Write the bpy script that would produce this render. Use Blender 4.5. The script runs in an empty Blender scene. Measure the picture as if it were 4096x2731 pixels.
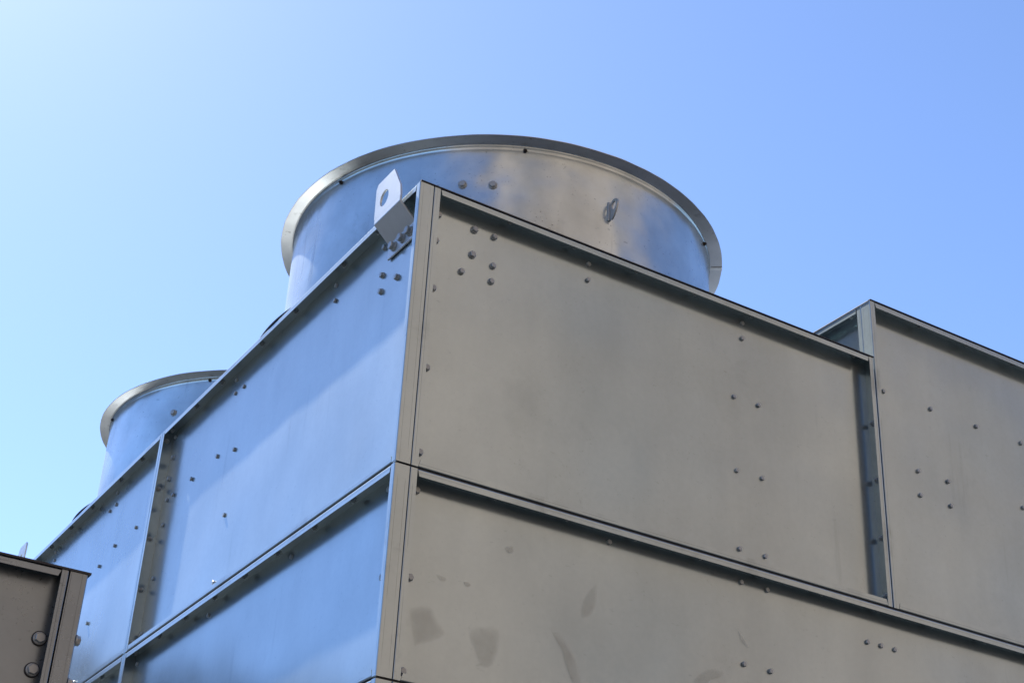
import bpy, bmesh, math, random
from mathutils import Vector, Matrix, noise

random.seed(7)
SC = bpy.context.scene
COL = SC.collection
T = 4.5                                     # roof height of the tower above the ground

# ------------------------------------------------------------------ camera
cam_d = bpy.data.cameras.new('camera')
cam = bpy.data.objects.new('camera', cam_d)
COL.objects.link(cam)
SC.camera = cam
cam_d.sensor_width = 36.0
cam_d.lens = 53.867
cam_d.clip_start = 0.05
cam_d.clip_end = 3000
RIGHT = Vector((0.8463456, -0.53066595, 0.0457468))
DOWN = Vector((0.29465499, 0.39492258, -0.87018078))
FWD = Vector((0.44370887, 0.7499532, 0.49060436))
CAM = Vector((-1.80331, -3.68337, -2.88157 + T))
m = Matrix((RIGHT, -DOWN, -FWD)).transposed().to_4x4()
m.translation = CAM
cam.matrix_world = m

# ------------------------------------------------------------------ sky and sun
SUN = Vector((-1.0, 7.1, 9.2)).normalized()          # direction towards the sun
world = bpy.data.worlds.new('World')
SC.world = world
world.use_nodes = True
nt = world.node_tree
bg = nt.nodes['Background']
sky = nt.nodes.new('ShaderNodeTexSky')
sky.sky_type = 'NISHITA'
sky.sun_disc = False
sky.sun_elevation = math.asin(SUN.z)
sky.sun_rotation = math.atan2(SUN.x, SUN.y)
sky.altitude = 1600
sky.air_density = 0.65
sky.dust_density = 0.85
sky.ozone_density = 5
nt.links.new(sky.outputs[0], bg.inputs[0])
bg.inputs[1].default_value = 0.15
sun_d = bpy.data.lights.new('sun', 'SUN')
sun_d.energy = 5.0
sun_d.angle = math.radians(0.53)
sun_d.color = (1.0, 0.95, 0.88)
sun = bpy.data.objects.new('sun', sun_d)
COL.objects.link(sun)
sun.rotation_euler = (-SUN).to_track_quat('-Z', 'Y').to_euler()
sun.location = SUN * 60
SC.view_settings.view_transform = 'Standard'
SC.view_settings.look = 'None'
SC.view_settings.exposure = 1.28
SC.view_settings.gamma = 1.0
SC.view_settings.use_curve_mapping = False

# ------------------------------------------------------------------ materials
def N(nt, kind, **kw):
    n = nt.nodes.new(kind)
    for k, v in kw.items():
        setattr(n, k, v)
    return n

def base_mat(name):
    mt = bpy.data.materials.new(name)
    mt.use_nodes = True
    return mt, mt.node_tree, mt.node_tree.nodes['Principled BSDF'], mt.node_tree.links

def ramp(nt, lo, hi, a, b, src):
    r = N(nt, 'ShaderNodeMapRange')
    r.inputs['From Min'].default_value = lo
    r.inputs['From Max'].default_value = hi
    r.inputs['To Min'].default_value = a
    r.inputs['To Max'].default_value = b
    nt.links.new(src, r.inputs['Value'])
    return r.outputs['Result']

def math2(nt, op, a, b):
    n = N(nt, 'ShaderNodeMath', operation=op)
    for i, v in enumerate((a, b)):
        if isinstance(v, (int, float)):
            n.inputs[i].default_value = v
        elif v is not None:
            nt.links.new(v, n.inputs[i])
    return n.outputs[0]

def tex_noise(nt, scale, detail=3.0, rough=0.5, stretch=None):
    co = N(nt, 'ShaderNodeTexCoord')
    src = co.outputs['Object']
    if stretch:
        mp = N(nt, 'ShaderNodeMapping')
        mp.inputs['Scale'].default_value = stretch
        nt.links.new(src, mp.inputs[0])
        src = mp.outputs[0]
    n = N(nt, 'ShaderNodeTexNoise')
    n.inputs['Scale'].default_value = scale
    n.inputs['Detail'].default_value = detail
    n.inputs['Roughness'].default_value = rough
    nt.links.new(src, n.inputs['Vector'])
    return n.outputs['Fac']

def galvanised(name, base, rough, lines=False, speck=0.0, mottle=0.10, bump=0.0, broad=0.32, metal=1.0, smudge=0.0):
    mt, nt, bs, L = base_mat(name)
    bs.inputs['Metallic'].default_value = metal
    big = tex_noise(nt, 2.3, 4.0, 0.55)
    fine = tex_noise(nt, 55.0, 3.0, 0.6)
    streak = tex_noise(nt, 9.0, 4.0, 0.6, (1.0, 1.0, 0.16))
    v = ramp(nt, 0.3, 0.7, 1.0 - mottle, 1.0 + mottle * 0.5, big)
    v = math2(nt, 'MULTIPLY', v, ramp(nt, 0.3, 0.7, 0.975, 1.02, fine))
    v = math2(nt, 'MULTIPLY', v, ramp(nt, 0.3, 0.75, 1.02, 0.955, streak))
    if speck:
        sp = tex_noise(nt, 95.0, 2.0, 0.5)
        sp2 = tex_noise(nt, 7.0, 3.0, 0.5)
        k = math2(nt, 'MULTIPLY', ramp(nt, 0.66, 0.72, 0.0, 1.0, sp), ramp(nt, 0.48, 0.62, 0.0, speck, sp2))
        v = math2(nt, 'MULTIPLY', v, math2(nt, 'SUBTRACT', 1.0, k))
    if smudge:
        # handling marks, dried drips and fine scratches
        a1 = ramp(nt, 0.60, 0.70, 0.0, smudge * 0.6, tex_noise(nt, 3.3, 6.0, 0.72))
        a2 = ramp(nt, 0.64, 0.74, 0.0, smudge, tex_noise(nt, 16.0, 4.0, 0.6, (1.0, 1.0, 0.10)))
        a3 = ramp(nt, 0.70, 0.73, 0.0, smudge * 1.4, tex_noise(nt, 30.0, 3.0, 0.6, (1.0, 1.0, 2.5)))
        for a_ in (a1, a2, a3):
            v = math2(nt, 'MULTIPLY', v, math2(nt, 'SUBTRACT', 1.0, a_))
    if lines:
        uv = N(nt, 'ShaderNodeUVMap', uv_map='edge')
        sx = N(nt, 'ShaderNodeSeparateXYZ')
        L.new(uv.outputs[0], sx.inputs[0])
        gap = ramp(nt, 0.40, 0.46, 0.0, 1.0, tex_noise(nt, 5.0, 2.0))
        wob = math2(nt, 'MULTIPLY', math2(nt, 'SUBTRACT', tex_noise(nt, 40.0, 2.0), 0.5), 0.0012)
        u = math2(nt, 'ADD', sx.outputs[0], wob)
        for c in (0.0105, -0.013, -0.039):
            dd = math2(nt, 'ABSOLUTE', math2(nt, 'SUBTRACT', u, c), None)
            k = math2(nt, 'MULTIPLY', ramp(nt, 0.0003, 0.0009, 0.45, 0.0, dd), gap)
            v = math2(nt, 'MULTIPLY', v, math2(nt, 'SUBTRACT', 1.0, k))
        # handling marks on the folded edges
        edge = ramp(nt, -0.06, -0.05, 0.0, 1.0, sx.outputs[0])
        sm = ramp(nt, 0.55, 0.68, 0.0, 0.22, tex_noise(nt, 4.2, 5.0, 0.65))
        v = math2(nt, 'MULTIPLY', v, math2(nt, 'SUBTRACT', 1.0, math2(nt, 'MULTIPLY', sm, edge)))
    mx = N(nt, 'ShaderNodeVectorMath', operation='SCALE')
    mx.inputs[0].default_value = base
    L.new(v, mx.inputs['Scale'])
    L.new(mx.outputs[0], bs.inputs['Base Color'])
    rg = ramp(nt, 0.3, 0.7, rough * 0.9, rough * 1.12, tex_noise(nt, 3.7, 5.0, 0.6))
    rg = math2(nt, 'ADD', rg, ramp(nt, 0.35, 0.65, -0.012, 0.012, fine))
    L.new(rg, bs.inputs['Roughness'])
    # weathered zinc skin: a broad second lobe over the bright metal
    b2 = N(nt, 'ShaderNodeBsdfPrincipled')
    b2.inputs['Metallic'].default_value = metal
    b2.inputs['Roughness'].default_value = 0.70
    L.new(mx.outputs[0], b2.inputs['Base Color'])
    ms = N(nt, 'ShaderNodeMixShader')
    ms.inputs[0].default_value = broad
    L.new(bs.outputs[0], ms.inputs[1])
    L.new(b2.outputs[0], ms.inputs[2])
    L.new(ms.outputs[0], nt.nodes['Material Output'].inputs[0])
    if bump:
        b = N(nt, 'ShaderNodeBump')
        b.inputs['Strength'].default_value = 1.0
        b.inputs['Distance'].default_value = bump
        L.new(tex_noise(nt, 3.0, 2.0, 0.4), b.inputs['Height'])
        L.new(b.outputs[0], bs.inputs['Normal'])
    return mt

def plain(name, col, rough, metallic=0.0, mottle=0.12, scale=12.0):
    mt, nt, bs, L = base_mat(name)
    v = ramp(nt, 0.3, 0.7, 1.0 - mottle, 1.0 + mottle, tex_noise(nt, scale, 5.0, 0.6))
    mx = N(nt, 'ShaderNodeVectorMath', operation='SCALE')
    mx.inputs[0].default_value = col
    L.new(v, mx.inputs['Scale'])
    L.new(mx.outputs[0], bs.inputs['Base Color'])
    bs.inputs['Roughness'].default_value = rough
    bs.inputs['Metallic'].default_value = metallic
    return mt

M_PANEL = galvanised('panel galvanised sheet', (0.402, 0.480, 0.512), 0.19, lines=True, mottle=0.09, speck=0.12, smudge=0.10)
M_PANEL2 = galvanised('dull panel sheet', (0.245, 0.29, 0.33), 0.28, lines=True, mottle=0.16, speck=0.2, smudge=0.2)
M_STACK = galvanised('stack galvanised sheet', (0.52, 0.60, 0.635), 0.23, mottle=0.30, speck=0.4, bump=0.024, broad=0.30, smudge=0.22)
M_RIM = galvanised('rim galvanised sheet', (0.56, 0.60, 0.62), 0.32, mottle=0.28, speck=0.4, metal=0.8, smudge=0.3)
M_BOLT = galvanised('hot dip galvanised bolt', (0.38, 0.415, 0.425), 0.42, mottle=0.3, metal=0.6)
M_DARK = plain('black oxide stud', (0.035, 0.03, 0.03), 0.5, 0.6, 0.3, 90)
M_LUG = galvanised('lug galvanised plate', (0.55, 0.60, 0.63), 0.36, mottle=0.14, speck=0.5, metal=0.62)
M_SEAL = plain('black sealing strip', (0.018, 0.018, 0.02), 0.6)
M_RUBBER = plain('rubber washer', (0.02, 0.02, 0.02), 0.7)
M_ROOF = galvanised('roof deck sheet', (0.33, 0.34, 0.35), 0.45)
M_GROUND = plain('yard asphalt', (0.030, 0.029, 0.028), 0.9, 0.0, 0.18, 0.6)
M_WALL = plain('beige render', (0.250, 0.183, 0.132), 0.85, 0.0, 0.10, 0.4)
M_BAY = plain('pale reflection bay', (0.320, 0.235, 0.169), 0.85, 0.0, 0.08, 0.4)  # lighter tone of the bays added to vary what the metal mirrors
M_CONC = plain('plinth concrete', (0.33, 0.32, 0.30), 0.9)
M_HALL = plain('grey cladding', (0.42, 0.44, 0.46), 0.6, 0.0, 0.1, 0.3)
M_FRAME = plain('window frame', (0.5, 0.48, 0.44), 0.5)
M_GLASS = plain('window glass', (0.05, 0.06, 0.07), 0.08)

def stain_material():
    mt, nt, bs, L = base_mat('grease stain')
    at = N(nt, 'ShaderNodeAttribute', attribute_name='fade')
    bs.inputs['Metallic'].default_value = 1.0
    bs.inputs['Base Color'].default_value = (0.35, 0.405, 0.43, 1)
    bs.inputs['Roughness'].default_value = 0.30
    n = ramp(nt, 0.3, 0.7, 0.45, 1.0, tex_noise(nt, 14.0, 4.0, 0.6))
    a = math2(nt, 'MULTIPLY', math2(nt, 'MULTIPLY', at.outputs['Fac'], n), 0.4)
    L.new(a, bs.inputs['Alpha'])
    return mt
M_STAIN = stain_material()

# ------------------------------------------------------------------ helpers
def props(o, label=None, cat=None, group=None, kind=None):
    if label: o['label'] = label
    if cat: o['category'] = cat
    if group: o['group'] = group
    if kind: o['kind'] = kind
    return o

def thing(name, loc, label, cat, group=None):
    e = bpy.data.objects.new(name, None)
    e.empty_display_size = 0.2
    e.location = loc
    COL.objects.link(e)
    return props(e, label, cat, group)

def link(o, parent=None):
    COL.objects.link(o)
    if parent is not None:
        o.parent = parent
        if parent.type == 'EMPTY':
            o.matrix_parent_inverse = Matrix.Translation(-parent.location)
        else:
            o.matrix_parent_inverse = Matrix.Identity(4)
    return o

def finish(name, bm, mat, parent=None, smooth=35.0, recalc=True):
    if recalc:
        bmesh.ops.recalc_face_normals(bm, faces=bm.faces)
    me = bpy.data.meshes.new(name)
    bm.to_mesh(me)
    bm.free()
    if smooth:
        me.shade_smooth()
        me.set_sharp_from_angle(angle=math.radians(smooth))
    me.materials.append(mat)
    return link(bpy.data.objects.new(name, me), parent)

def box(bm, x0, x1, y0, y1, z0, z1):
    vs = [bm.verts.new((x, y, z)) for x in (x0, x1) for y in (y0, y1) for z in (z0, z1)]
    for f in ((0, 1, 3, 2), (4, 6, 7, 5), (0, 4, 5, 1), (2, 3, 7, 6), (0, 2, 6, 4), (1, 5, 7, 3)):
        bm.faces.new([vs[i] for i in f])

def lathe(bm, prof, seg, centre, closed=False):
    cx, cy, cz = centre
    rings = []
    for r, z in prof:
        rings.append([bm.verts.new((cx + r * math.cos(2 * math.pi * i / seg), cy + r * math.sin(2 * math.pi * i / seg), cz + z)) for i in range(seg)])
    n = len(rings)
    for k in range(n if closed else n - 1):
        a, b = rings[k], rings[(k + 1) % n]
        for i in range(seg):
            j = (i + 1) % seg
            bm.faces.new((a[i], a[j], b[j], b[i]))

# ------------------------------------------------------------------ bolts
def hex_ring(r, z, rot=0.0):
    return [(r * math.cos(math.pi / 3 * i + rot), r * math.sin(math.pi / 3 * i + rot), z) for i in range(6)]

def disc_ring(r, z, n=20):
    return [(r * math.cos(2 * math.pi * i / n), r * math.sin(2 * math.pi * i / n), z) for i in range(n)]

def loft(bm, rings, cap_top=True, cap_bot=False):
    vr = [[bm.verts.new(p) for p in r] for r in rings]
    for a, b in zip(vr, vr[1:]):
        n = len(a)
        for i in range(n):
            bm.faces.new((a[i], a[(i + 1) % n], b[(i + 1) % n], b[i]))
    if cap_top: bm.faces.new(vr[-1])
    if cap_bot: bm.faces.new(list(reversed(vr[0])))

def bolt_mesh(name, washer, head, h, wt, mat, stub=0.0, washer_mat=None):
    bm = bmesh.new()
    if washer:
        loft(bm, [disc_ring(washer, -0.0006), disc_ring(washer, wt * 0.8), disc_ring(washer * 0.95, wt)], True, True)
    nw = len(bm.faces)
    rot = random.random()
    if washer_mat:
        loft(bm, [disc_ring(washer * 0.85, wt * 0.9), disc_ring(washer * 0.85, wt + 0.0022), disc_ring(washer * 0.8, wt + 0.003)], True, True)
        wt += 0.003
    loft(bm, [hex_ring(head, wt * 0.7, rot), hex_ring(head, wt + h * 0.78, rot), hex_ring(head * 0.86, wt + h, rot)], True, True)
    if stub:
        loft(bm, [disc_ring(stub, wt + h * 0.9, 10), disc_ring(stub, wt + h * 1.55, 10), disc_ring(stub * 0.8, wt + h * 1.7, 10)], True, False)
    me = bpy.data.meshes.new(name)
    bmesh.ops.recalc_face_normals(bm, faces=bm.faces)
    for i, f in enumerate(bm.faces):
        f.material_index = 1 if (washer_mat and i < nw) else 0
    bm.to_mesh(me)
    bm.free()
    me.shade_smooth()
    me.set_sharp_from_angle(angle=math.radians(28))
    me.materials.append(mat)
    if washer_mat: me.materials.append(washer_mat)
    return me

BOLT = {
    'A': bolt_mesh('bolt_a', 0.0140, 0.0118, 0.0085, 0.0035, M_BOLT),
    'B': bolt_mesh('bolt_b', 0.0118, 0.0105, 0.0080, 0.0030, M_BOLT),
    'C': bolt_mesh('bolt_c', 0.0, 0.0090, 0.0075, 0.0, M_BOLT),
    'L': bolt_mesh('bolt_l', 0.0180, 0.0155, 0.0130, 0.0060, M_BOLT),
    'W': bolt_mesh('bolt_w', 0.0175, 0.0135, 0.0085, 0.0040, M_BOLT),
    'U': bolt_mesh('bolt_u', 0.0115, 0.0088, 0.0070, 0.0025, M_BOLT, 0.0048),
    'S': bolt_mesh('bolt_s', 0.0, 0.0085, 0.0075, 0.0, M_DARK, 0.0050),
    'F': bolt_mesh('bolt_f', 0.0178, 0.0128, 0.0080, 0.0025, M_BOLT, 0.0, M_RUBBER),
}

def bolt(parent, kind, p, n, name='bolt'):
    o = bpy.data.objects.new(name, BOLT[kind])
    q = Vector(n).to_track_quat('Z', 'Y').to_matrix().to_4x4()
    tilt = Matrix.Rotation(random.uniform(-0.05, 0.05), 4, 'X') if kind in 'ABC' else Matrix.Identity(4)
    o.matrix_local = Matrix.Translation(Vector((p[0], p[1], p[2] + T))) @ q @ tilt @ Matrix.Rotation(random.uniform(0, math.pi), 4, 'Z')
    return link(o, parent)

# ------------------------------------------------------------------ folded tray panel
class Frame:
    def __init__(self, O, U, Nn):
        self.O, self.U, self.N = Vector(O) + Vector((0, 0, T)), Vector(U), Vector(Nn)
    def p(self, a, b, w):
        return self.O + self.U * a + Vector((0, 0, b)) + self.N * w

def panel(parent, O, U, Nn, W, H, d=0.048, lip=0.023, t=0.0025, amp=0.003, seed=0, name='wall_panel', mat=None):
    """One folded steel tray: recessed sheet, four outward flanges and their return lips."""
    F = Frame(O, U, Nn)
    bm = bmesh.new()
    uvl = bm.loops.layers.uv.new('edge')
    def face(vs, us=None):
        f = bm.faces.new(vs)
        for i, lp in enumerate(f.loops):
            lp[uvl].uv = (us[i] if us else -1.0, 0.0)
        return f
    # sheet with the slight buckle of real plate
    nx, ny = max(6, int(W / 0.05)), max(6, int(H / 0.05))
    g = []
    for j in range(ny + 1):
        row = []
        for i in range(nx + 1):
            a, b = W * i / nx, H * j / ny
            e = min(a, W - a, b, H - b)
            k = min(1.0, e / 0.12)
            wv = amp * k * (noise.noise(Vector((a * 2.1, b * 2.4, seed * 7.3))) + 0.5 * noise.noise(Vector((a * 5.0, b * 4.0, seed * 3.1 + 9))))
            row.append(bm.verts.new(F.p(a, b, -d + wv)))
        g.append(row)
    for j in range(ny):
        for i in range(nx):
            face((g[j][i], g[j][i + 1], g[j + 1][i + 1], g[j + 1][i]))
    bv = [bm.verts.new(F.p(a, b, -d - t)) for a, b in ((0, 0), (0, H), (W, H), (W, 0))]
    face(bv)
    r = 0.004
    def profile():
        pts = [(0.0, -d - t, -(d + t))]                 # (inward, outward, strip coordinate)
        pts.append((0.0, -r - 0.0008, -r - 0.0008))
        for k in range(6):
            th = math.pi / 2 * k / 5
            pts.append((r - r * math.cos(th), -r + r * math.sin(th), r * (2 * k / 5 - 1)))
        pts.append((r + 0.0008, 0.0, r + 0.0008))
        pts.append((lip, 0.0, lip))
        pts.append((lip, -t, -1.0))
        ri = r - t
        for k in range(4):
            th = math.pi / 2 * (3 - k) / 3
            pts.append((r - ri * math.cos(th), -r + ri * math.sin(th), -1.0))
        pts.append((t, -d - t, -1.0))
        return pts
    PR = profile()
    def run(place, s0, s1, clip=0.0):
        A = [bm.verts.new(place(a, w, s0 + (clip * max(0.0, (a - lip * 0.55) / (lip * 0.45)) ** 2))) for a, w, _ in PR]
        B = [bm.verts.new(place(a, w, s1 - (clip * max(0.0, (a - lip * 0.55) / (lip * 0.45)) ** 2))) for a, w, _ in PR]
        n = len(PR)
        for i in range(n):
            j = (i + 1) % n
            u0, u1 = PR[i][2], PR[j][2]
            if u0 == -1.0 or u1 == -1.0: u0 = u1 = -1.0
            face((A[i], A[j], B[j], B[i]), (u0, u1, u1, u0))
        for ring in (A, B):
            face(ring)
    run(lambda a, w, s: F.p(a, s, w), 0.0, H)
    run(lambda a, w, s: F.p(W - a, s, w), 0.0, H)
    e = lip + 0.0022
    run(lambda a, w, s: F.p(s, a, w), e, W - e, 0.005)
    run(lambda a, w, s: F.p(s, H - a, w), e, W - e, 0.005)
    # webs of the horizontal flanges behind the notches
    for b0, b1 in ((0.0008, t), (H - t, H - 0.0008)):
        for a0, a1 in ((t + 0.0005, e), (W - e, W - t - 0.0005)):
            vs = [bm.verts.new(F.p(a, b, w)) for a in (a0, a1) for b in (b0, b1) for w in (-d - t, -0.0065)]
            for f in ((0, 1, 3, 2), (4, 6, 7, 5), (0, 4, 5, 1), (2, 3, 7, 6), (0, 2, 6, 4), (1, 5, 7, 3)):
                face([vs[i] for i in f])
    return finish(name, bm, mat or M_PANEL, parent, 30.0)

def stains(parent, polys, y):
    for pts in polys:
        bm = bmesh.new()
        fl = bm.verts.layers.float.new('fade')
        # refine the outline
        P = [Vector((x, 0, z)) for x, z in pts]
        n = len(P)
        out = []
        for i in range(n):
            p0, p1, p2, p3 = P[i - 1], P[i], P[(i + 1) % n], P[(i + 2) % n]
            for k in range(5):
                s = k / 5
                out.append(0.5 * ((2 * p1) + (p2 - p0) * s + (2 * p0 - 5 * p1 + 4 * p2 - p3) * s * s + (3 * p1 - p0 - 3 * p2 + p3) * s ** 3))
        c = sum(out, Vector()) / len(out)
        rings = []
        for k, fd in ((1.18, 0.0), (0.95, 0.6), (0.70, 1.0)):
            ring = []
            for q in out:
                v = c + (q - c) * k
                bv = bm.verts.new((v.x, y, v.z + T))
                bv[fl] = fd
                ring.append(bv)
            rings.append(ring)
        for a, b in zip(rings, rings[1:]):
            m_ = len(a)
            for i in range(m_):
                bm.faces.new((a[i], a[(i + 1) % m_], b[(i + 1) % m_], b[i]))
        cv = bm.verts.new((c.x, y, c.z + T))
        cv[fl] = 1.0
        for i in range(len(rings[-1])):
            bm.faces.new((rings[-1][i], rings[-1][(i + 1) % len(rings[-1])], cv))
        finish('grease_stain', bm, M_STAIN, parent, 0)

# ================================================================== ground
bm = bmesh.new()
S = 400
vs = [bm.verts.new(c) for c in ((-S, -S, 0), (S, -S, 0), (S, S, 0), (-S, S, 0))]
bm.faces.new(vs)
props(finish('ground', bm, M_GROUND, None, 0), kind='structure')

# ================================================================== the cooling tower
D = 0.048
LL, LR = 2.3235, 1.984
XE = 3.96                                  # far end of the lower walls
YE = 2 * LL
tower = thing('cooling_tower', (0, 0, 0), 'large galvanised cooling tower of bolted folded panels meeting at a sharp corner', 'cooling tower')
ROWS = [0.0, -1.0, -1.645, -2.645, -3.645, -4.4]
GAP = 0.0035
YN, XN = (0, -1, 0), (-1, 0, 0)
P_left, P_right = {}, {}
sd = 0
for r in range(5):
    zt = ROWS[r] - (0.0 if r == 0 else GAP)
    zb = ROWS[r + 1] + GAP
    for c in range(2):
        y0 = c * LL + (0.0 if c == 0 else 0.001)
        y1 = (c + 1) * LL - 0.001
        sd += 1
        P_left[r, c] = panel(tower, (0, y1, zb), (0, -1, 0), XN, y1 - y0, zt - zb, seed=sd)
    x0, x1 = D + 0.0055, (LR - 0.001 if r == 0 else XE)
    sd += 1
    P_right[r] = panel(tower, (x0, 0, zb), (1, 0, 0), YN, x1 - x0, zt - zb, seed=sd)
# far sides, closing the casing
for r in range(5):
    zt = ROWS[r] - (0.0 if r == 0 else GAP)
    zb = ROWS[r + 1] + GAP
    xe = LR if r == 0 else XE
    panel(tower, (xe, YE + 0.004, zb), (-1, 0, 0), (0, 1, 0), xe - 0.05, zt - zb, seed=40 + r)
    if r > 0:
        panel(tower, (XE + 0.004, D + 0.06, zb), (0, 1, 0), (1, 0, 0), YE - D - 0.07, zt - zb, seed=60 + r)
# black sealing strips between the rows
for r in range(1, 5):
    bm = bmesh.new()
    z = ROWS[r]
    i_ = 0.007
    box(bm, i_, XE, i_, D, z - GAP + 0.0003 + T, z + GAP - 0.0003 + T)
    finish('sealing_strip', bm, M_SEAL, tower, 0)
    bm = bmesh.new()
    box(bm, i_, D, D + 0.001, YE, z - GAP + 0.0003 + T, z + GAP - 0.0003 + T)
    finish('sealing_strip', bm, M_SEAL, tower, 0)
bm = bmesh.new()
box(bm, D - 0.002, D + 0.0054, 0.012, 0.05, -4.39 + T, -0.002 + T)
finish('sealing_strip', bm, M_SEAL, tower, 0)
# roof deck with a dark edge strip over the shaded wall
bm = bmesh.new()
box(bm, 0.008, LR - 0.002, 0.010, YE - 0.005, 0.0006 + T, 0.0036 + T)
finish('roof_deck', bm, M_ROOF, tower, 0)
bm = bmesh.new()
box(bm, 0.002, LR - 0.001, -0.003, 0.0095, 0.0006 + T, 0.0046 + T)
finish('roof_edge_seal', bm, M_SEAL, tower, 0)
bm = bmesh.new()
box(bm, 0.05, XE - 0.05, 0.05, YE - 0.05, 0.0, 0.1)
finish('plinth', bm, M_CONC, tower, 0)

def right_bolts(par, lst, y=D, dz=0):
    for x, z, k in lst:
        bolt(par, k, (x, y - 0.0004, z), YN)
def left_bolts(par, lst):
    for y, z, k in lst:
        bolt(par, k, (D - 0.0004, y, z), XN)

RP = [(0.236,-0.074,'A'), (0.313,-0.073,'B'), (0.234,-0.173,'A'), (0.314,-0.187,'B'), (0.198,-0.251,'B'), (0.311,-0.248,'B'),
      (0.098,-0.070,'B'), (0.096,-0.171,'B'), (0.100,-0.350,'B'), (0.101,-0.638,'B'), (0.101,-0.927,'B'), (0.694,-0.037,'C'),
      (0.694,-0.100,'C'), (1.375,-0.038,'C'), (1.373,-0.101,'C'), (1.327,-0.354,'C'), (1.439,-0.353,'C'), (1.330,-0.639,'C'),
      (1.443,-0.638,'C'), (1.333,-0.927,'C'), (1.444,-0.926,'C')]
right_bolts(P_right[0], RP)
for z in (-0.270, -0.502, -0.730, -0.950):
    bolt(P_right[0], 'U', (LR - 0.0037, 0.027, z), (-1, 0, 0))
for x in (0.356, 0.616, 0.881, 1.138, 1.399, 1.659, 1.90):
    bolt(P_right[0], 'U', (x, 0.020, -0.0028), (0, 0, -1))
RL = [(0.799,-1.038,'C'), (1.335,-1.045,'C'), (1.446,-1.046,'C'), (1.338,-1.323,'C'), (1.449,-1.324,'C'), (1.892,-1.130,'C'),
      (1.955,-1.130,'C'), (2.019,-1.131,'C'), (0.103,-1.323,'B'), (0.104,-1.599,'B'), (0.101,-1.052,'B')]
right_bolts(P_right[1], RL)
for k in range(13):
    bolt(P_right[1], 'U', (0.36 + 0.262 * k, 0.022, ROWS[1] - GAP - 0.0028), (0, 0, -1))
LP = [(0.320,-0.073,'B'), (0.318,-0.185,'B'), (0.203,-0.250,'B'), (0.316,-0.250,'B'), (0.699,-0.037,'C'), (0.694,-0.102,'C'),
      (1.602,-0.037,'C'), (1.507,-0.105,'C'), (1.596,-0.098,'C'), (1.511,-0.379,'C'), (1.696,-0.339,'C'), (1.973,-0.338,'C'),
      (1.513,-0.653,'C'), (1.521,-0.922,'C'), (2.278,-0.030,'C'), (2.263,-0.134,'B'), (2.272,-0.232,'B'), (2.180,-0.337,'C'),
      (2.253,-0.337,'C'), (2.251,-0.452,'C'), (2.259,-0.687,'C'), (2.291,-0.917,'C')]
left_bolts(P_left[0, 0], LP)
for z in (-0.041, -0.268, -0.498, -0.725, -0.954):
    bolt(P_left[0, 0], 'U', (0.023, LL - 0.0037, z), YN)
for y in (0.341, 0.602, 1.005, 1.314, 1.713, 1.989, 2.270):
    bolt(P_left[0, 0], 'U', (0.024, y, -0.0028), (0, 0, -1))
LP2 = [(3.022,-0.035,'C'), (3.015,-0.096,'C'), (3.107,-0.099,'C'), (2.633,-0.337,'C'), (2.917,-0.334,'C'), (3.112,-0.375,'C'),
       (3.969,-0.083,'C'), (3.129,-0.647,'C'), (3.981,-0.035,'C'), (3.157,-0.917,'C')]
left_bolts(P_left[0, 1], LP2)
for y in (2.648, 2.933, 3.342, 3.673, 4.0, 4.3):
    bolt(P_left[0, 1], 'U', (0.024, y, -0.0028), (0, 0, -1))
LLo = [(1.523,-1.047,'C'), (2.277,-1.047,'C'), (0.804,-1.040,'C'), (0.108,-1.042,'B'), (0.103,-1.320,'B')]
left_bolts(P_left[1, 0], LLo)
for y in (0.316, 0.593, 0.876, 1.155, 1.427, 1.714, 1.99, 2.25):
    bolt(P_left[1, 0], 'U', (0.024, y, ROWS[1] - GAP - 0.0028), (0, 0, -1))
for y in (2.669, 2.95):
    bolt(P_left[1, 1], 'U', (0.024, y, ROWS[1] - GAP - 0.0028), (0, 0, -1))

STAINS = [
    [(0.119,-1.42), (0.173,-1.402), (0.198,-1.431), (0.221,-1.467), (0.153,-1.505), (0.138,-1.508), (0.126,-1.462)],
    [(0.319,-1.438), (0.4,-1.416), (0.409,-1.469), (0.397,-1.507), (0.376,-1.528), (0.353,-1.52), (0.337,-1.49)],
    [(0.749,-1.198), (0.755,-1.217), (0.748,-1.267), (0.73,-1.292), (0.704,-1.304), (0.705,-1.266), (0.719,-1.231)],
    [(0.599,-1.383), (0.634,-1.391), (0.671,-1.429), (0.69,-1.471), (0.703,-1.513), (0.679,-1.517), (0.648,-1.464), (0.635,-1.427)],
    [(1.32,-1.215), (1.333,-1.228), (1.351,-1.245), (1.359,-1.262), (1.344,-1.256), (1.329,-1.244)],
    [(1.135,-1.426), (1.153,-1.399), (1.195,-1.372), (1.243,-1.368), (1.236,-1.387), (1.194,-1.407), (1.176,-1.437)],
    [(0.419,-1.152), (0.442,-1.143), (0.447,-1.158), (0.434,-1.166), (0.422,-1.161)],
    [(0.19,-1.294), (0.221,-1.296), (0.219,-1.307), (0.202,-1.308)],
    [(0.282,-1.294), (0.298,-1.291), (0.307,-1.299), (0.291,-1.305)]]
stains(P_right[1], STAINS, D - 0.0032)

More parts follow.
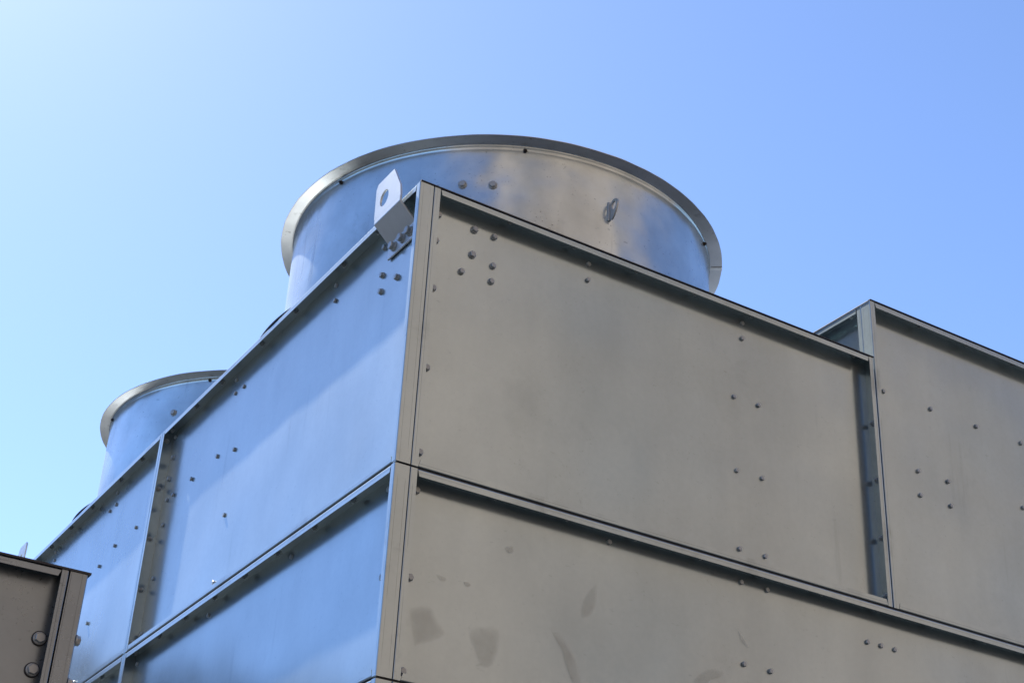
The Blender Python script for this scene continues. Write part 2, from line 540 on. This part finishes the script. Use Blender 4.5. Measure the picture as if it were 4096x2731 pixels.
# ------------------------------------------------------------------ lifting lugs
def lug(mirror=None):
    def my(y): return mirror - y if mirror else y
    t = 0.0075
    yl, yr = 0.277, 0.092
    # strip: bottom plate on the sheet, slope out over the flange, upright plate
    prof = [(0.0455, -0.150), (0.0455, -0.088), (-0.0165, -0.030), (-0.0165, -0.012)]
    off = [(0.0455 - t, -0.150), (0.0455 - t, -0.0915), (-0.0165 - t, -0.0335), (-0.0165 - t, -0.012)]
    bm = bmesh.new()
    ws = [0.0, 0.33, 0.67, 1.0]
    cols = []
    for y in (yl, yr):
        cols.append(([bm.verts.new((x, my(y), z + T)) for x, z in prof], [bm.verts.new((x, my(y), z + T)) for x, z in off]))
    for i in range(3):
        for k in (0, 1):
            bm.faces.new((cols[0][k][i], cols[0][k][i + 1], cols[1][k][i + 1], cols[1][k][i]))
        for c in cols:
            bm.faces.new((c[0][i], c[0][i + 1], c[1][i + 1], c[1][i]))
    bm.faces.new((cols[0][0][0], cols[1][0][0], cols[1][1][0], cols[0][1][0]))
    o = finish('lifting_lug', bm, M_LUG, tower, 20)
    mod = o.modifiers.new('bevel', 'BEVEL'); mod.width = 0.0025; mod.segments = 3; mod.limit_method = 'ANGLE'; mod.angle_limit = math.radians(20)
    # upright plate with the eye
    bm = bmesh.new()
    poly = [(yr, -0.0125), (0.100, 0.034), (0.158, 0.130), (0.272, 0.130), (0.284, 0.112), (yl + 0.002, -0.0125)]
    hc, hr, n = (0.216, 0.045), 0.031, 48
    fine_out, hole = [], []
    for i in range(n):
        th = 2 * math.pi * i / n
        dx, dz = math.cos(th), math.sin(th)
        best = None
        for k in range(len(poly)):
            (ax, az), (bx, bz) = poly[k], poly[(k + 1) % len(poly)]
            ex, ez = bx - ax, bz - az
            den = dx * ez - dz * ex
            if abs(den) < 1e-12: continue
            s = ((ax - hc[0]) * ez - (az - hc[1]) * ex) / den
            q = ((ax - hc[0]) * dz - (az - hc[1]) * dx) / den
            if s > 0 and -1e-6 <= q <= 1 + 1e-6 and (best is None or s < best): best = s
        fine_out.append([hc[0] + dx * best, hc[1] + dz * best])
        hole.append((hc[0] + dx * hr, hc[1] + dz * hr))
    for (ax, az) in poly:                       # snap nearest ray to each true corner
        k = min(range(n), key=lambda i: (fine_out[i][0] - ax) ** 2 + (fine_out[i][1] - az) ** 2)
        fine_out[k] = [ax, az]
    xs = (-0.0165, -0.0165 - t)
    V = [[[bm.verts.new((x, my(y), z + T)) for y, z in ring] for ring in (fine_out, hole)] for x in xs]
    for i in range(n):
        j = (i + 1) % n
        for s in (0, 1):
            bm.faces.new((V[s][0][i], V[s][0][j], V[s][1][j], V[s][1][i]))
        for ring in (0, 1):
            bm.faces.new((V[0][ring][i], V[0][ring][j], V[1][ring][j], V[1][ring][i]))
    finish('eye_plate', bm, M_LUG, o, 40)
    for y in (0.118, 0.169, 0.230):
        bolt(o, 'L', (0.0455 - t - 0.0004, my(y), -0.119), XN)
lug()
lug(mirror=YE)

# ================================================================== taller module at the right
mod_r = thing('casing_module', (LR + 0.004, 0, T - 0.99), 'taller galvanised casing box rising beside the right end of the big wall panel', 'casing box')
XM = LR + 0.004
ZM = 0.2594
P_mod = panel(mod_r, (XM, 0, -1.0 + GAP), (1, 0, 0), YN, XE - XM, ZM + 1.0 - GAP, seed=81)
right_bolts(P_mod, [(2.068,-0.098,'C'), (2.318,-0.097,'C'), (2.569,-0.097,'C'), (2.823,-0.096,'C'), (2.218,-0.391,'C'),
                    (2.376,-0.390,'C'), (2.218,-0.491,'C'), (2.378,-0.491,'C'), (2.786,-0.390,'C'), (3.07,-0.097,'C'), (2.94,-0.391,'C')])
for x in (2.02, 2.275, 2.536, 2.803, 3.06):
    bolt(P_mod, 'U', (x, 0.020, ZM - 0.0028), (0, 0, -1))
P_side = panel(mod_r, (XM, 2.3, 0.006), (0, -1, 0), XN, 2.3 - D - 0.0035, ZM - 0.006, seed=82)
for y in (0.13, 0.45, 0.8, 1.2):
    bolt(P_side, 'U', (XM + 0.024, y, ZM - 0.0028), (0, 0, -1))
panel(mod_r, (XE, 2.304, -0.99), (-1, 0, 0), (0, 1, 0), XE - XM, ZM + 0.99, seed=83)
panel(mod_r, (XE + 0.004, D + 0.06, -0.99), (0, 1, 0), (1, 0, 0), 2.3 - D - 0.07, ZM + 0.99, seed=84)
bm = bmesh.new()
box(bm, XM - 0.0015, XE, 0.008, 2.3, ZM + 0.0006 + T, ZM + 0.0036 + T)
finish('roof_deck', bm, M_ROOF, mod_r, 0)
bm = bmesh.new()
box(bm, XM - 0.0005, XE, -0.003, 0.0075, ZM + 0.0006 + T, ZM + 0.0046 + T)
finish('roof_edge_seal', bm, M_SEAL, mod_r, 0)
bm = bmesh.new()
box(bm, XM + 0.004, XM + 0.06, D + 0.0002, D + 0.0033, 0.004 + T, ZM - 0.003 + T)
finish('sealing_strip', bm, M_SEAL, mod_r, 0)

# ================================================================== fan stacks
def fan_stack(cy, label, bolts, studs, eye=None, joint=None):
    cx = 0.989
    t = thing('fan_stack', (cx, cy, T + 0.0036), label, 'fan stack', 'fan stacks on the tower roof')
    R = 0.8865
    c = (cx, cy, T)
    bm = bmesh.new()
    lathe(bm, [(R, 0.012), (R, 0.2), (R, 0.4), (R, 0.595), (R + 0.0005, 0.604), (R + 0.0035, 0.6095), (R + 0.006, 0.6125), (R + 0.006, 0.617),
               (R - 0.0035, 0.617), (R - 0.0035, 0.3), (R - 0.0035, 0.012)], 256, c, True)
    sh = finish('shell', bm, M_STACK, t, 40)
    bm = bmesh.new()
    seg = 256
    lathe(bm, [(R - 0.002, 0.6215), (R + 0.004, 0.6185), (R + 0.0085, 0.6200), (R + 0.012, 0.6222), (0.9405, 0.6222), (0.9425, 0.6232), (0.9425, 0.6258), (R - 0.002, 0.6258)], seg, c, True)
    for v in bm.verts:                         # sheared edge, slightly uneven
        dx, dy = v.co.x - cx, v.co.y - cy
        a = math.atan2(dy, dx)
        rr = math.hypot(dx, dy)
        if rr > 0.93:
            k = 0.0013 * noise.noise(Vector((math.cos(a) * 14, math.sin(a) * 14, cy)))
            v.co.x += dx / rr * k
            v.co.y += dy / rr * k
            v.co.z += 0.0022 * noise.noise(Vector((math.cos(a) * 5, math.sin(a) * 5, cy + 4)))
    rim = finish('rim_flange', bm, M_RIM, t, 40)
    if joint is not None:
        bm = bmesh.new()
        for s0, s1 in ((0, 1),):
            a0, a1 = math.radians(joint), math.radians(joint + 1.3)
            P = [(r_, a_, z_) for r_ in (R + 0.006, 0.9437) for a_ in (a0, a1) for z_ in (0.6195, 0.6226)]
            vs = [bm.verts.new((cx + r_ * math.cos(a_), cy + r_ * math.sin(a_), T + z_)) for r_, a_, z_ in P]
            for f in ((0, 1, 3, 2), (4, 6, 7, 5), (0, 4, 5, 1), (2, 3, 7, 6), (0, 2, 6, 4), (1, 5, 7, 3)):
                bm.faces.new([vs[i] for i in f])
        finish('joint_strip', bm, M_RIM, rim, 0)
    bm = bmesh.new()
    lathe(bm, [(R - 0.03, 0.0042), (0.9895, 0.0042), (0.991, 0.0062), (0.991, 0.0125), (0.989, 0.0140), (R - 0.03, 0.0140)], 192, c, True)
    finish('base_ring', bm, M_SEAL, t, 40)
    def at(deg, z, r=R):
        a = math.radians(deg)
        return (cx + r * math.cos(a), cy + r * math.sin(a), z), (math.cos(a), math.sin(a), 0)
    for deg, z in bolts:
        p, n = at(deg, z)
        bolt(sh, 'W', p, n)
    for deg, z in studs:
        p, n = at(deg, z)
        bolt(sh, 'S', p, n, 'stud')
    if eye:
        deg, z = eye
        a = math.radians(deg)
        rad = Vector((math.cos(a), math.sin(a), 0))
        tan = Vector((-math.sin(a), math.cos(a), 0))
        base = Vector((cx, cy, T + z)) + rad * R
        bm = bmesh.new()
        # flat foot against the shell
        def blk(r0, r1, t0, t1, z0, z1):
            vs = [bm.verts.new(base + rad * r_ + tan * t_ + Vector((0, 0, z_))) for r_ in (r0, r1) for t_ in (t0, t1) for z_ in (z0, z1)]
            for f in ((0, 1, 3, 2), (4, 6, 7, 5), (0, 4, 5, 1), (2, 3, 7, 6), (0, 2, 6, 4), (1, 5, 7, 3)):
                bm.faces.new([vs[i] for i in f])
        blk(-0.001, 0.006, -0.011, 0.0035, -0.044, 0.040)
        ey = finish('lifting_eye', bm, M_BOLT, sh, 30)
        md = ey.modifiers.new('bevel', 'BEVEL'); md.width = 0.002; md.segments = 2
        # tear-drop ring standing out from the foot
        bm = bmesh.new()
        n = 36
        hz, hrr, R1 = 0.012, 0.0180, 0.028
        cr = 0.031
        out, inn = [], []
        for i in range(n):
            th = 2 * math.pi * i / n
            x, zz = math.cos(th), math.sin(th)
            ox, oz = cr + R1 * x, hz + R1 * zz
            if zz < 0 :                          # tapers down to a tail against the foot
                k = (-zz) ** 1.6
                oz -= 0.028 * k
                ox -= 0.014 * k
            out.append((max(0.0055, ox), oz))
            inn.append((cr + hrr * 0.85 * x, hz + hrr * zz))
        V = [[[bm.verts.new(base + rad * q[0] + tan * s + Vector((0, 0, q[1]))) for q in ring] for ring in (out, inn)] for s in (-0.0035, 0.0030)]
        for i in range(n):
            j = (i + 1) % n
            for s in (0, 1):
                bm.faces.new((V[s][0][i], V[s][0][j], V[s][1][j], V[s][1][i]))
            for q in (0, 1):
                bm.faces.new((V[0][q][i], V[0][q][j], V[1][q][j], V[1][q][i]))
        finish('eye_ring', bm, M_BOLT, sh, 40)
    return t

fan_stack(LL / 2, 'large galvanised fan stack with flared rim and a lifting eye, right behind the corner', [(-130.5, 0.436), (-123.1, 0.432)],
          [(-166.8, 0.597), (-115.7, 0.598), (-51.0, 0.600), (0, 0.598), (52, 0.598), (104, 0.598), (142, 0.598)], eye=(-93.2, 0.407), joint=-37.0)
fan_stack(LL * 1.5, 'farther galvanised fan stack, half hidden by the roof edge on the left', [(-147.5, 0.444), (-140.0, 0.44)],
          [(-135.9, 0.600), (172.5, 0.600), (-84, 0.6), (-32, 0.6), (20, 0.6), (72, 0.6), (122, 0.6)])

# ================================================================== lower unit in the foreground
FX, FY, FZ = -0.8916, -0.2581, -1.645
fg = thing('casing_module', (FX, FY, 0), 'low galvanised casing at the lower left with two big rubber-washered bolts', 'casing box')
d2, l2 = 0.040, 0.0175
rows2 = [FZ, -2.9, -4.4]
for r in range(2):
    zt = rows2[r] - (0 if r == 0 else GAP)
    zb = rows2[r + 1] + GAP
    x0, x1 = FX - 1.9, FX - d2 - 0.0045
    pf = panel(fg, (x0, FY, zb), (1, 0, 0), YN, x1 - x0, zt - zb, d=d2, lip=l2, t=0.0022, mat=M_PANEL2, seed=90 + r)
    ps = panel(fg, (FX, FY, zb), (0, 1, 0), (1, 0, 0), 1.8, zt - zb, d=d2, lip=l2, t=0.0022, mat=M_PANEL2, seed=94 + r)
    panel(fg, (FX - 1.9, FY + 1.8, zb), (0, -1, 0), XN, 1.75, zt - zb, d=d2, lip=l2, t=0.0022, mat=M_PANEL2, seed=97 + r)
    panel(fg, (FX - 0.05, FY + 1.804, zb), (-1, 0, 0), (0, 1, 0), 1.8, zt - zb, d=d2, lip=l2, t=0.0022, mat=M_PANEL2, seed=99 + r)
    if r == 0:
        for x, z in ((-0.965, -1.804), (-0.967, -1.878), (-0.967, -2.02), (-0.967, -2.16)):
            bolt(pf, 'F', (x, FY + d2 - 0.0004, z), YN)
        for z in (-1.80, -1.90):
            bolt(ps, 'A', (FX - 0.0003, FY + 0.010, z), (1, 0, 0))
bm = bmesh.new()
box(bm, FX - 1.9, FX + 0.006, FY - 0.003, FY + 1.8, FZ + 0.0006 + T, FZ + 0.0056 + T)
finish('roof_edge_seal', bm, M_SEAL, fg, 0)
bm = bmesh.new()
box(bm, FX - d2 - 0.0044, FX - d2 + 0.001, FY + 0.012, FY + 0.038, -4.39 + T, FZ - 0.002 + T)
finish('sealing_strip', bm, M_SEAL, fg, 0)
bm = bmesh.new()
box(bm, FX - 1.85, FX - 0.05, FY + 0.05, FY + 1.75, 0, 0.1)
finish('plinth', bm, M_CONC, fg, 0)

# ================================================================== building across the yard (mirrored in the shaded panels)
BY, BX0, BX1, BH = -15.0, -20.0, 27.0, 18.0
bld = thing('office_building', ((BX0 + BX1) / 2, BY - 6, 0), 'long tan rendered building across the yard, seen only mirrored in the panels', 'building')
bm = bmesh.new()
box(bm, BX0, BX1, BY - 12, BY, 0, BH)
box(bm, BX0 - 0.2, BX1 + 0.2, BY - 12.2, BY + 0.2, BH + 0.002, BH + 0.35)
finish('wall', bm, M_WALL, bld, 0)
for x0, x1 in ((-17.5, -13.5), (-8.5, -5.8), (-1.2, 1.2), (5.6, 9.4), (14.2, 17.4)):  # invented pale bays, added for soft streaks in panel and stack reflections
    bm = bmesh.new()
    box(bm, x0, x1, BY + 0.004, BY + 0.7, 0.002, BH + 0.9)
    finish('reflection_bay', bm, M_BAY, bld, 0)
wm = gm = None
for s in range(5):
    for k in range(14):
        x = BX0 + 2.2 + k * 3.25
        z = 1.4 + s * 3.4
        if any(x0 - 0.9 < x < x1 + 0.9 for x0, x1 in ((-17.5, -13.5), (-8.5, -5.8), (-1.2, 1.2), (5.6, 9.4), (14.2, 17.4))):
            continue
        if wm is None:
            bm = bmesh.new()
            for a in ((-0.65, 0.65, -0.003, 0.07, 0, 0.07), (-0.65, 0.65, -0.003, 0.07, 1.43, 1.5), (-0.65, -0.58, -0.003, 0.07, 0.071, 1.429), (0.58, 0.65, -0.003, 0.07, 0.071, 1.429), (-0.03, 0.03, -0.003, 0.06, 0.071, 1.429), (-0.75, 0.75, -0.003, 0.14, -0.06, -0.003)):
                box(bm, *a)
            o = finish('window', bm, M_FRAME, bld, 0)
            wm = o.data
            bm = bmesh.new()
            box(bm, -0.579, 0.579, 0.003, 0.02, 0.072, 1.428)
            g = finish('pane', bm, M_GLASS, o, 0)
            gm = g.data
        else:
            o = link(bpy.data.objects.new('window', wm), bld)
            g = link(bpy.data.objects.new('pane', gm), o)
        o.location = (x, BY, z)

# ================================================================== unseen hall added beyond the far left to darken low panel reflections
hall = thing('backdrop', (-32, 40, 0), 'long grey warehouse block added far beyond the left side to darken the panel reflections', 'backdrop')
bm = bmesh.new()
box(bm, -62, -3, 33, 53, 0, 12.5)
finish('wall', bm, M_HALL, hall, 0)
bm = bmesh.new()
box(bm, -62.4, -2.6, 32.6, 53.4, 12.502, 12.9)
finish('roof', bm, M_CONC, hall, 0)
for k in range(5):
    bm = bmesh.new()
    x = -57 + k * 12
    box(bm, x, x + 5, 32.93, 32.998, 0.01, 4.8)
    finish('door', bm, M_FRAME, hall, 0)
